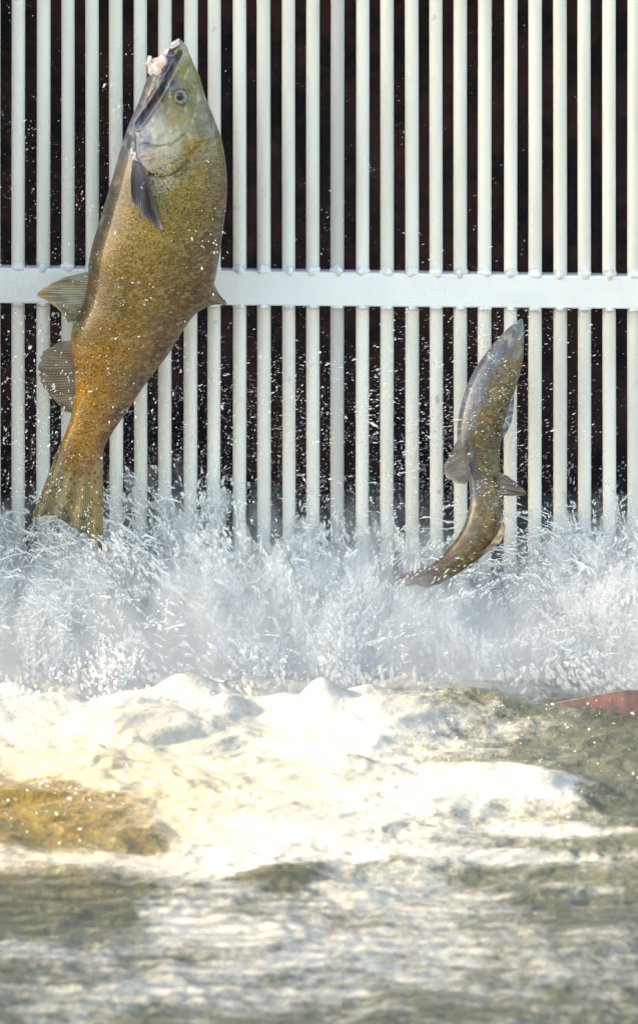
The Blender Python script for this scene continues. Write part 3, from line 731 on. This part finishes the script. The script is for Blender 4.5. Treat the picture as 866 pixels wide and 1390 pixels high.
ENV = np.array([(-200, 700), (0, 698), (60, 700), (110, 706), (170, 672), (230, 655), (300, 662), (350, 680), (400, 706), (440, 712), (500, 690), (560, 706), (610, 745), (680, 772), (720, 745), (760, 712), (810, 690), (866, 685), (1050, 700)], float)
def env_h(x):
    return (PY0 - np.interp(x / PXM + 433, ENV[:, 0], ENV[:, 1])) * PXM
def plume(n, zlo=0.0, zhi=1.12, dens_pow=1.0):
    """points inside the splash: tallest by the bars, lower in front"""
    x = rng.uniform(-0.68, 0.68, n); d = rng.beta(1.2, 1.6, n)      # 0 at the bars, 1 at the front
    y = 0.03 - 0.47 * d * (0.92 + 0.42 * fbm(x * 4.5, 0 * x, 6.0, 3))
    top = env_h(x) * (1 - 0.85 * d ** 1.6) * (1 + 0.16 * fbm(x * 16, y * 6, 3.0, 3)) + 0.02
    u = rng.uniform(0, 1, n) ** dens_pow
    z = -0.01 + top * (zlo + (zhi - zlo) * u)
    return x, y, z, u, top
def vel(x, y, z):
    """local direction of the flying water: fans outwards, swirls"""
    vx = 0.9 * fbm(x * 5, z * 5, y * 4 + 2, 3) + 0.25 * np.sin(x * 7)
    vz = 1.0 + 0.3 * fbm(x * 6, z * 6, 9.0, 2)
    vy = -0.3 + 0.3 * fbm(x * 6, z * 6, 5.0, 2)
    return np.stack([vx, vy, vz], 1)

def keep_mask(x, y, z, thr):
    g = 1.25 * fbm(x * 10 + 3, z * 6.5, y * 9, 4, 0.55)
    # thinner, see-through patches in the splash
    hole = np.zeros_like(x)
    for px, py, rx, ry, a in [(185, 790, 45, 50, 0.55), (340, 800, 40, 50, 0.35), (660, 815, 70, 40, 0.5), (575, 785, 50, 26, 0.6), (730, 800, 40, 60, 0.35), (240, 880, 60, 40, 0.3), (640, 900, 90, 30, 0.35), (110, 830, 40, 30, 0.2)]:
        c = P(px, py, -0.12)
        hole += a * np.exp(-(((x - c[0]) / (rx * PXM)) ** 2 + ((z - c[2]) / (ry * PXM)) ** 2))
    return g - 2.1 * hole > thr

# white water body: overlapping soft clumps
x, y, z, u, top = plume(75000, 0, 1.04, 1.0)
k = keep_mask(x, y, z, -0.22 + 0.62 * (u ** 2))
x, y, z, u = x[k], y[k], z[k], u[k]
k = rng.random(len(x)) > 0.80 * sst(-0.24, -0.36, y)      # thins out towards the front
x, y, z, u = x[k], y[k], z[k], u[k]
rad = (0.0018 + 0.0055 * rng.random(len(x)) ** 2.5) * (1.25 - 0.6 * u) * (1 - 0.35 * sst(-0.22, -0.38, y))
spl = drops("splash", np.stack([x, y, z], 1), rad, vel(x, y, z) + rng.normal(0, 0.22, (len(x), 3)), rng.uniform(1.1, 2.8, len(x)), M_SPLASH, 0.10)
tag(spl, 'white churning splash thrown up along the foot of the grate', 'splash', kind='stuff')

# soft veils of atomised water, stretched the way they fly and drifting out over the foam
M_VEIL = spray_mat("atomised_water", (0.97, 0.975, 0.98), 0.95, 0.5, 0.23)
x, y, z, u, top = plume(9500, 0, 1.02, 1.1)
k = keep_mask(x, y, z, -0.30 + 0.70 * (u ** 2)); k = k & (rng.random(len(k)) > 0.85 * sst(-0.20, -0.34, y)); x, y, z, u = x[k], y[k], z[k], u[k]
nf = 1500
xf = rng.uniform(-0.66, 0.66, nf); yf = rng.uniform(-0.56, -0.34, nf); zf = 0.004 + 0.03 * rng.random(nf) ** 2
kk = fbm(xf * 7, yf * 7, 2.0, 3) > -0.1; xf, yf, zf = xf[kk], yf[kk], zf[kk]
Cv = np.stack([np.r_[x, xf], np.r_[y, yf], np.r_[z, zf]], 1); nv_ = len(Cv)
vl = drops("spray_veils", Cv, (0.005 + 0.011 * rng.random(nv_) ** 1.6) * (1 - 0.68 * sst(-0.16, -0.34, Cv[:, 1])), vel(*Cv.T) + rng.normal(0, 0.25, (nv_, 3)), rng.uniform(1.3, 3.2, nv_), M_VEIL, 0.07, True)
tag(vl, 'soft veils of atomised white water in the splash', 'splash', kind='stuff')

# crisp drops and torn threads over it
n1 = 13000
x, y, z, u, top = plume(n1, 0.05, 1.30, 0.8)
k = keep_mask(x, y, z, -0.15 + 0.35 * u)
x, y, z = x[k], y[k], z[k]
C = [np.stack([x, y, z], 1)]; Rr = [0.0008 + 0.0021 * rng.random(len(x)) ** 2.2]; D = [vel(x, y, z) + rng.normal(0, 0.35, (len(x), 3))]; E = [rng.uniform(1.2, 3.6, len(x))]
# chains of drops torn from the plume along ballistic arcs
for _ in range(420):
    x0 = rng.uniform(-0.66, 0.66); d0 = rng.beta(1.1, 2.2); y0 = 0.0 - 0.33 * d0
    h = env_h(x0) * (1 - 0.8 * d0 ** 1.6) * rng.uniform(0.75, 1.22)
    m = rng.integers(10, 30); vx = rng.normal(0, 0.06) + 0.10 * math.sin(x0 * 7)
    tt = np.sort(rng.uniform(0.35, 1.0, m)) - 0 ; zz = h * (1 - (1 - tt) ** 2); xx = x0 + vx * tt * (1 + tt)
    C.append(np.stack([xx, y0 - 0.05 * tt, zz], 1) + rng.normal(0, 0.0022, (m, 3)))
    Rr.append(rng.uniform(0.0011, 0.0036, m) * (1.15 - 0.6 * tt)); D.append(np.stack([np.full(m, vx) + rng.normal(0, .03, m), np.full(m, -0.05), 2 * h * (1 - tt) + 0.02], 1)); E.append(rng.uniform(1.2, 4.0, m))
# fine spray flung across the bars; thickest low down and round the fish
def fspray(n, cx, cy, sx, sy, ylo, yhi, r0, r1, dirv=None, dj=0.5, el=(1.0, 2.6)):
    m_ = max(3, n // 14); ci = rng.integers(0, m_, n)
    qx, qy, qz = rng.normal(cx, sx, m_), rng.normal(cy, sy, m_), rng.uniform(ylo, yhi, m_); sp_ = rng.uniform(4, 26, m_)
    px = qx[ci] + rng.normal(0, 1, n) * sp_[ci]; py = qy[ci] + rng.normal(0, 1.5, n) * sp_[ci]
    yy = np.clip(qz[ci] + rng.normal(0, 0.02, n), ylo, yhi)
    pts = np.array([P(a, b, c) for a, b, c in zip(px, py, yy)])
    ok = (pts[:, 2] > 0) & (pts[:, 2] < 1.38)
    pts = pts[ok]; n = len(pts)
    C.append(pts); Rr.append((r0 + (r1 - r0) * rng.random(n) ** 3) * np.where(rng.random(n) < 0.02, 1.6, 0.85))
    dv = np.array(dirv if dirv is not None else (0.2, 0, 1.0))
    D.append(dv[None] + rng.normal(0, dj, (n, 3))); E.append(rng.uniform(*el, n))
fspray(2600, 60, 560, 70, 120, -0.3, 0.25, 0.0006, 0.0022)
fspray(1500, 100, 330, 80, 190, -0.3, 0.25, 0.0005, 0.0016)
fspray(2600, 290, 560, 110, 80, -0.25, 0.3, 0.0006, 0.0022, None, 0.9)
fspray(2400, 480, 590, 110, 70, -0.25, 0.3, 0.0005, 0.0020, (1, 0, 0.1), 0.25, (1.5, 4))
fspray(3000, 660, 560, 100, 110, -0.28, 0.25, 0.0004, 0.0014, (1, 0, 0.32), 0.15, (2, 4))
fspray(900, 430, 240, 260, 160, -0.25, 0.3, 0.0004, 0.0012, (0.6, 0, 0.8), 0.5, (1, 3))
fspray(4200, 433, 672, 300, 30, 0.05, 0.34, 0.0008, 0.0036)
fspray(200, 200, 200, 90, 120, -0.30, -0.27, 0.0005, 0.0016)
fspray(120, 130, 530, 40, 90, -0.30, -0.27, 0.0006, 0.0022)
fspray(170, 92, 705, 35, 28, -0.30, -0.2, 0.0007, 0.0022)
fspray(26, 278, 345, 10, 26, -0.29, -0.27, 0.0014, 0.0030, (-0.5, 0, 1.0), 0.2, (1, 2.2))
fspray(420, 655, 590, 34, 80, -0.24, -0.21, 0.0005, 0.0013, (1, 0, 0.3), 0.15, (2, 4))
fspray(60, 170, 850, 90, 45, -0.42, -0.36, 0.0018, 0.0042)
# bright drops added in place of sun glints on the water in front
for n_, cx, cy, sx, sy in ((240, 90, 1080, 90, 40), (80, 790, 1005, 80, 40), (60, 560, 1010, 120, 50), (160, 80, 950, 80, 22), (120, 650, 1090, 180, 30), (160, 330, 940, 120, 12)):
    px = rng.normal(cx, sx, n_); py = rng.normal(cy, sy, n_)
    py = np.clip(py, 925, 1380); wx_, wy_ = on_water(px, py)
    C.append(np.stack([wx_, wy_, 0.018 + 0.03 * rng.random(n_) ** 3], 1)); Rr.append(0.0006 + 0.0018 * rng.random(n_) ** 4)
    D.append(rng.normal(0, 1, (n_, 3)) + np.array([[1.2, 0, 0.2]])); E.append(rng.uniform(1, 2.6, n_))
C = np.concatenate(C); Rr = np.concatenate(Rr); D = np.concatenate(D); E = np.concatenate(E)
sp = drops("spray", C, Rr, D, E, M_DROP, 0.12)
tag(sp, 'fine white water drops flying in front of and between the bars', 'spray', kind='stuff')

# ropes and torn threads of water
def ropes(n, name):
    K, S = 15, 5
    x0 = rng.uniform(-0.66, 0.66, n); d0 = rng.beta(1.1, 1.7, n); y0 = 0.0 - 0.36 * d0
    h = env_h(x0) * (1 - 0.85 * d0 ** 1.5) * rng.uniform(0.35, 1.15, n)
    a0 = rng.uniform(0.15, 0.85, n); ln = rng.uniform(0.05, 0.30, n)
    t = a0[:, None] + ln[:, None] * np.linspace(0, 1, K)[None]
    vx = 0.12 * np.sin(x0 * 7) + rng.normal(0, 0.10, n)
    vx = vx * np.clip(h / 0.2, 0.1, 1)
    X = x0[:, None] + vx[:, None] * t * 1.2; Z = h[:, None] * (1 - (1 - t) ** 2); Y = y0[:, None] - 0.05 * t
    na = np.clip(h[:, None] / 0.22, 0.15, 1)
    X = X + na * 0.018 * fbm(X * 22, Z * 22, Y * 9, 3); Z = Z + na * 0.012 * fbm(X * 20 + 9, Z * 20, Y * 9, 3); Y = Y + 0.012 * fbm(X * 20, Z * 20, Y * 9 + 4, 2)
    ok = keep_mask(X[:, 7], Y[:, 7], Z[:, 7], np.full(n, -0.5)) & (Z.min(1) > 0)
    Cc = np.stack([X, Y, Z], -1)[ok]; n = len(Cc)
    tan = np.gradient(Cc, axis=1); tan /= np.linalg.norm(tan, axis=2)[..., None] + 1e-9
    a = np.cross(tan, [0, 1, 0]); a /= np.linalg.norm(a, axis=2)[..., None] + 1e-9; b = np.cross(tan, a)
    ph = 2 * np.pi * np.arange(S) / S
    prof = np.sin(np.pi * np.linspace(0.02, 0.98, K)) ** 0.6
    rr = rng.uniform(0.0005, 0.0022, n)[:, None] * prof[None] * (1 + 0.8 * noise(np.arange(n)[:, None] * 3.3, np.arange(K)[None] * 0.55, 1.0))
    wide = rng.uniform(0.9, 1.9, n)[:, None, None, None]
    V = Cc[:, :, None] + rr[:, :, None, None] * (wide * np.cos(ph)[None, None, :, None] * a[:, :, None] + np.sin(ph)[None, None, :, None] * b[:, :, None])
    i = np.arange(K - 1)[:, None] * S; j = np.arange(S)[None]; j2 = (j + 1) % S
    q = np.stack([i + j, i + j2, i + S + j2, i + S + j], -1).reshape(-1, 4)
    F = (q[None] + (np.arange(n) * K * S)[:, None, None]).reshape(-1, 4)
    o = mesh_np(name, V.reshape(-1, 3), F, M_DROP)
    tag(o, 'torn threads and ropes of white water in the splash', 'splash', kind='stuff')
ropes(4600, "splash_threads")

# mist hanging in the splash
def mist():
    gx = np.linspace(-0.72, 0.72, 90); gy = np.linspace(-0.46, 0.06, 30)
    A, B = np.meshgrid(gx, gy, indexing='ij')
    dd = np.clip((0.03 - B) / 0.46, 0, 1)
    T = env_h(A) * (1 - 0.85 * dd ** 1.6) * 1.12 + 0.03
    T = T * (1 + 0.25 * fbm(A * 9, B * 9, 1.0, 2)) * (1 - sst(0.75, 1.0, dd + 0.15 * fbm(A * 6, 0 * A, 3.0, 2)))
    T = np.maximum(T, 0.004)
    top = np.stack([A, B, T], -1).reshape(-1, 3); bot = np.stack([A, B, np.full(A.shape, -0.06)], -1).reshape(-1, 3)
    n = top.shape[0]; idx = np.arange(n).reshape(A.shape)
    q = np.stack([idx[:-1, :-1], idx[1:, :-1], idx[1:, 1:], idx[:-1, 1:]], -1).reshape(-1, 4)
    loop = np.concatenate([idx[:, 0], idx[-1, 1:], idx[::-1, -1][1:], idx[0, ::-1][1:-1]]); l2 = np.roll(loop, -1)
    F = np.concatenate([q, q[:, ::-1] + n, np.stack([loop, loop + n, l2 + n, l2], -1)])
    m = bpy.data.materials.new("spray_mist"); m.use_nodes = True; nt = m.node_tree
    nt.nodes.remove(nt.nodes['Principled BSDF']); out = nt.nodes['Material Output']
    v = N(nt, 'ShaderNodeVolumePrincipled'); v.inputs['Color'].default_value = (0.95, 0.97, 1.0, 1); v.inputs['Anisotropy'].default_value = 0.1
    g = N(nt, 'ShaderNodeNewGeometry').outputs['Position']
    s = N(nt, 'ShaderNodeSeparateXYZ'); nt.links.new(g, s.inputs[0])
    nz = noise_n(nt, g, 15, 6, 0.65, (1.2, 1, 0.7))
    fall = mapr(nt, s.outputs[2], 0.02, 0.30, 1, 0, False)
    q_ = math_n(nt, 'ADD', nz, math_n(nt, 'MULTIPLY', fall, 0.35))
    nt.links.new(math_n(nt, 'MULTIPLY', mapr(nt, q_, 0.55, 0.82), 8.0), v.inputs['Density'])
    nt.links.new(v.outputs[0], out.inputs['Volume'])
    o = mesh_np("mist", np.concatenate([top, bot]), F, m)
    tag(o, 'thin white mist hanging over the splash', 'mist', kind='stuff')
mist()
